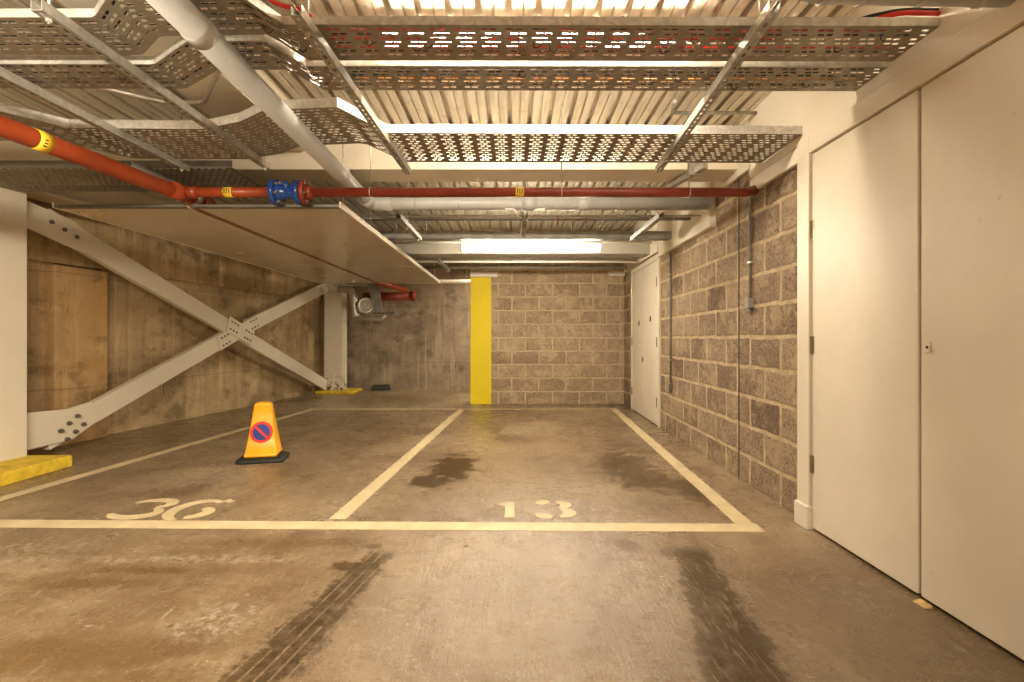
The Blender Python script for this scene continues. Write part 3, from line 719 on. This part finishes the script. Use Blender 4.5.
# ------------------------------------------------------------------ suspended soffit boards at left
def soffit(label, x0, x1, rods, lip):
    root = empty('soffit_board', label, 'ceiling board', 'suspended soffit boards', ((x0+x1)/2, 3.74, 2.05))
    part(MB().box(x0, x1, 3.75, 8.84, 2.05, 2.066), 'board', M['panel'], root, bevel=.002)
    part(MB().box(x0-.014, x0, 3.70, 8.84, 2.042, 2.08) if not lip else MB().box(x0-.066, x0-.002, 3.76, 8.82, 2.057, 2.062), 'edge_trim' if not lip else 'slot_strip', M['paint' if not lip else 'rust'], root)
    part(MB().box(x0, x1, 3.70, 3.75, 2.046, 2.056).box(x0, x1, 3.70, 3.706, 2.056, 2.066), 'edge_angle', M['greydark'], root)
    if lip: part(MB().box(x1, x1+.012, 3.70, 8.84, 2.042, 2.085), 'edge_trim', M['paint'], root)
    for x_, y in rods:
        part(MB().tube([(x_, y, 2.03), (x_, y, 2.745)], .0045, 8), 'hanger_rod', M['galv'], root, smooth=True)
soffit('wide hanging cream board left of the dark slot, close to the cross brace', -3.31, -2.37, [(-3.1,5.0),(-3.1,7.5)], False)
soffit('wide hanging cream board right of the dark slot, with rods along its open edge', -2.30, -1.25, [(-1.275,y) for y in (3.86,4.62,5.66,6.08,6.75,8.4)], True)

# ------------------------------------------------------------------ fluorescent light
def light(label, cx, y, z):
    root = empty('fluorescent_light', label, 'light', 'fluorescent battens', (cx, y, z))
    L = .79
    mb = MB(); prof_ = [(-.048,.024),(-.05,-.005),(-.04,-.034),(-.018,-.044),(.018,-.044),(.04,-.034),(.05,-.005),(.048,.024)]
    mb.sweep([0,1], lambda i: [((-L+.02, L-.02)[i], a, b) for a, b in prof_])
    mb.build('diffuser', M['tube'], root, bevel=.004)
    MB().box(-L+.02, L-.02, -.05, .05, .025, .045).build('batten_body', M['white'], root, bevel=.004)
    for sg in (-1, 1):
        MB().box(min(sg*L, sg*(L-.025)), max(sg*L, sg*(L-.025)), -.052, .052, -.047, .047).build('end_cap', M['white'], root, bevel=.01)
    for x_ in (-.45, .45):
        MB().tube([(x_,0,.045),(x_,0,max(.06, H-.003-z))], .005, 8).build('hanger_rod', M['galv'], root)
    return root
fl1 = light('lit white fluorescent light hanging across the ceiling in front of the back wall', .215, 5.74, 2.115)
M['tube'] = emit('lit_diffuser_above_trays', WARM, 40)
fl2 = light('lit fluorescent light glowing through the slots above the front cable trays', .12, 2.62, 2.64)

# ------------------------------------------------------------------ far ceiling services
strut('long dark steel channel across the ceiling behind the grey pipe', (-1.6,4.95,2.243), (1.72,4.95,2.243), (.6,1.75,2.9), w=.06, slots=False, mat='greydark')
tk = empty('cable_trunking', 'deep dark grey trunking across the ceiling in front of the fluorescent light', 'trunking', None, (0,5.35,2.2))
part(MB().box(-2.0, 1.66, 5.32, 5.42, 2.13, 2.212), 'trunking', M['trunk'], tk, bevel=.004)
for x_ in (-1.2,-.3,.6,1.4): part(MB().box(x_-.02,x_+.02,5.316,5.424,2.126,2.216), 'trunking_joint', M['trunk'], tk, bevel=.002)
for x_ in (-.9,.95): part(MB().tube([(x_,5.37,2.212),(x_,5.37,2.745)], .005, 8), 'hanger_rod', M['galv'], tk)
cd = lambda label, pts, r, mat='galv', nm='ceiling_conduit': tag(MB().tube(smooth_path(pts, .06, 5), r, 12).build(nm, M[mat], smooth=True), label, 'conduit')
cd('thin pale conduit along ceiling just below the grey pipe', [(-1.7,4.62,2.2),(1.70,4.62,2.2)], .012)
cd('pale conduit crossing the ceiling just above the fluorescent light', [(-2.0,6.3,2.275),(1.72,6.3,2.275)], .014, 'white')
cd('bright thin conduit below the distant cable tray', [(-2.0,7.15,2.165),(1.74,7.15,2.165)], .016, 'white')
cd('second thin conduit below the distant cable tray, nearer the back block wall', [(-2.0,7.75,2.17),(1.74,7.75,2.17)], .022, 'trunk')
cd('thin pale pipe high across the rear concrete wall', [(-3.2,9.7,2.17),(-.4,9.7,2.17)], .035, 'paint')
cd('bent grey conduit crossing under the beam at left of the grey pipe', [(-2.45,2.75,2.50),(-2.06,3.04,2.50),(-1.83,3.05,2.50),(-1.50,2.64,2.51),(-1.42,2.54,2.70)], .015)
cd('short bent conduit on the ceiling deck behind the right steel channel', [(1.10,3.46,2.70),(1.13,3.64,2.70),(1.735,3.64,2.70)], .013, 'strut')
for lb, x_, y0_, y1_ in [('short pale channel below dark trunking, left of the fluorescent light', -.935, 4.22, 5.2), ('short pale channel below dark trunking, above middle of the fluorescent light', .107, 4.24, 5.0),
                         ('short pale channel below dark trunking, beyond right end of fluorescent light', 1.22, 4.18, 5.2), ('short pale channel left of the yellow pier under the distant tray', -.98, 6.9, 7.9)]:
    strut(lb, (x_,y0_,2.085 if y0_ < 6 else 2.12), (x_,y1_,2.085 if y0_ < 6 else 2.12), (.34 if y0_ < 6 else .04, y1_-y0_-.1), slots=False, mat='trunk')
rb = MB().bar((.40,4.62,2.165),(.68,4.62,2.165), .02, .012); rb.bar((.41,4.62,2.12),(.41,4.62,2.2),.015,.015,up=(0,1,0)); rb.bar((.67,4.62,2.12),(.67,4.62,2.2),.015,.015,up=(0,1,0))
tag(rb.build('pipe_bracket', M['rust']), 'small rusty bracket below the grey pipe', 'bracket')
tag(MB().tube(smooth_path([(-.06,4.30,2.185),(.03,4.30,2.18),(.05,4.30,2.11),(.16,4.30,2.11),(.19,4.30,2.18),(.28,4.30,2.185)], .06, 5), .007, 8).build('cable', M['white'], smooth=True), 'white cable drooping in a loop below the grey pipe', 'cable')
bk_ = empty('beam_clamp', 'grey steel bracket clamped to the beam near the right end of the red pipe', 'bracket', None, (1.36,4.1,2.38))
part(MB().bar((1.30,4.3,2.36),(1.46,3.86,2.40), .045, .045), 'bracket_arm', M['strut'], bk_, bevel=.003)
part(MB().box(1.36,1.46,3.95,3.975,2.36,2.47), 'clamp_plate', M['strut'], bk_, bevel=.003)

# ------------------------------------------------------------------ far left: duct bend and red pipes
db = empty('duct_bend', 'galvanised pipe bend hung on a grey strap beside the far corner column', 'duct', None, (-3.0, 10.0, 1.6))
part(MB().tube(smooth_path([(-3.35,9.9,2.06),(-3.08,9.9,2.03),(-3.03,9.9,1.60),(-3.0,9.9,1.50)], .12, 7), .075, 18), 'duct', M['galv'], db, smooth=True)
part(MB().torus((-2.80,9.78,1.72), (.25,-1,.1), .13, .03, 22, 8).tube([(-2.80,9.79,1.72),(-2.80,10.15,1.74)], .125, 20), 'duct_collar', M['galv'], db, smooth=True)
part(MB().tube(smooth_path([(-3.02,9.9,1.50),(-2.55,9.92,1.46),(-2.44,9.9,1.54)], .08, 5), .035, 12), 'lower_pipe', M['galv'], db, smooth=True)
part(MB().hexa([(-2.62,9.70,1.60),(-2.44,9.70,1.58),(-2.44,9.72,1.58),(-2.62,9.72,1.60),(-2.74,9.70,2.14),(-2.54,9.70,2.14),(-2.54,9.72,2.14),(-2.74,9.72,2.14)]), 'strap', M['trunk'], db, bevel=.004)
part(MB().box(-2.62,-2.22,9.68,9.86,1.565,1.60), 'shelf_plate', M['greydark'], db, bevel=.004)
part(MB().box(-3.45,-2.4,9.84,9.88,2.10,2.14), 'hanging_rail', M['strut'], db, bevel=.003)
r2 = empty('sprinkler_pipe', 'short dark red pipes under the far end of the soffit boards', 'pipe', None, (-2.3, 10.1, 2.0))
part(MB().tube([(-3.0,10.35,1.93),(-1.98,10.35,1.95)], .085, 18), 'pipe', M['reddark'], r2, smooth=True)
part(MB().tube([(-2.50,9.0,2.13),(-2.22,9.9,2.07),(-2.12,10.2,2.05)], .055, 18), 'pipe', M['red'], r2, smooth=True)
part(MB().tube([(-2.04,10.35,1.95),(-1.94,10.35,1.95)], .10, 18), 'end_coupling', M['reddark'], r2, smooth=True)

bkk = MB().hexa([(-2.96,10.72,0),(-2.58,10.76,0),(-2.57,10.90,0),(-2.95,10.86,0),(-2.93,10.74,.11),(-2.59,10.78,.12),(-2.59,10.87,.12),(-2.93,10.84,.11)])
tag(bkk.build('rubber_block', M['black'], bevel=.02), 'black block lying on the floor against the rear concrete wall', 'block')

# ------------------------------------------------------------------ cone
cn = empty('traffic_cone', 'yellow-orange no-waiting cone with black base standing in bay 36', 'traffic cone', None, (-2.25, 4.64, 0), math.radians(13))
def rrect(hx, hy, r, n=5):
    out = []
    for cx, cy, a0 in ((hx-r, hy-r, 0), (-hx+r, hy-r, 90), (-hx+r, -hy+r, 180), (hx-r, -hy+r, 270)):
        for k in range(n+1):
            a_ = math.radians(a0 + 90*k/n); out.append((cx + r*math.cos(a_), cy + r*math.sin(a_)))
    return out
def loft(levels, n=5):
    mb = MB(); mb.sweep(levels, lambda i: [(a, b, levels[i][3]) for a, b in rrect(*levels[i][:3], n)]); return mb
loft([(.195,.165,.04,.0),(.20,.17,.04,.012),(.194,.162,.04,.03),(.16,.125,.035,.045),(.14,.11,.03,.050)]).build('base', M['black'], cn, smooth=True)
FY = lambda z: .112 - (z-.05)*(.068/.45)
body = [(.134,.128,.014,.048),(.136,.130,.014,.072),(.131,.122,.014,.075)]
for z in (.2,.3,.4,.485): body.append((.130-(z-.078)*.142, FY(z)-.002, .014, z))
body += [(.069,.054,.018,.502),(.062,.045,.02,.514),(.04,.03,.018,.520)]
loft(body).build('body', M['coney'], cn, smooth=True)
zc = .262; tilt = math.atan(.068/.45)
def onface(a, b, d):   # a across, b up the sloping face, d out of it
    y = -(FY(zc)) - .0015
    return (a, y + b*math.sin(tilt) - d*math.cos(tilt), zc + b*math.cos(tilt) + d*math.sin(tilt)*-1)
disc = [(.080*math.cos(2*PI*k/40), .080*math.sin(2*PI*k/40)) for k in range(40)]
sg_ = MB().prism(disc, onface, -.004, .002).build('sign_face', M['signblue'], cn)
rg = MB(); 
for k in range(40):
    a0, a1 = 2*PI*k/40, 2*PI*(k+1)/40
    rg.hexa([onface(.071*math.cos(a0),.071*math.sin(a0),-.002),onface(.094*math.cos(a0),.094*math.sin(a0),-.002),onface(.094*math.cos(a1),.094*math.sin(a1),-.002),onface(.071*math.cos(a1),.071*math.sin(a1),-.002),
             onface(.071*math.cos(a0),.071*math.sin(a0),.004),onface(.094*math.cos(a0),.094*math.sin(a0),.004),onface(.094*math.cos(a1),.094*math.sin(a1),.004),onface(.071*math.cos(a1),.071*math.sin(a1),.004)])
rg.build('sign_ring', M['signred'], sg_)
q_ = math.sqrt(.5)
def slash(a, b): return (a*q_ + b*q_, -a*q_ + b*q_)
MB().prism([slash(-.076,-.011), slash(.076,-.011), slash(.076,.011), slash(-.076,.011)], onface, .0, .0036).build('sign_bar', M['signred'], sg_)

# ------------------------------------------------------------------ unseen fill lights, added to lift the dim parts of the room
def area(name, loc, rot, sx, sy, power, col=WARM):
    l = bpy.data.lights.new(name, 'AREA'); l.shape = 'RECTANGLE'; l.size = sx; l.size_y = sy; l.energy = power; l.color = col
    o = bpy.data.objects.new(name, l); o.location = loc; o.rotation_euler = rot; C.objects.link(o); return o
area('fill_light_behind', (.1,-1.6,2.5), (0,0,0), 1.5, .12, 50)  # added fill for the foreground, stands for no known lamp
area('fill_light_left', (-1.5,.55,2.2), (0,math.radians(42),math.radians(-25)), .12, 1.5, 64)  # added fill, tilted to brighten the brace and near column
area('fill_light_passage', (.2,9.8,2.5), (0,0,0), 1.5, .12, 40)  # added fill hidden by the block wall, brightens the rear wall
w_ = bpy.data.worlds.new('World'); bpy.context.scene.world = w_; w_.use_nodes = True
w_.node_tree.nodes['Background'].inputs[0].default_value = (1,.8,.55,1); w_.node_tree.nodes['Background'].inputs[1].default_value = .05

# ------------------------------------------------------------------ camera and view
cam = bpy.data.cameras.new('camera'); cam.lens = 18; cam.sensor_width = 36; cam.shift_y = -3/1024; cam.clip_start = .02
co = bpy.data.objects.new('camera', cam); co.location = (0,0,1.1); co.rotation_euler = (math.radians(90),0,0); C.objects.link(co)
sc = bpy.context.scene; sc.camera = co
sc.view_settings.view_transform = 'Standard'; sc.view_settings.look = 'None'; sc.view_settings.gamma = 1; sc.view_settings.exposure = 1.56; sc.view_settings.use_curve_mapping = False
sc.cycles.max_bounces = 10; sc.cycles.diffuse_bounces = 8; sc.cycles.sample_clamp_indirect = 6
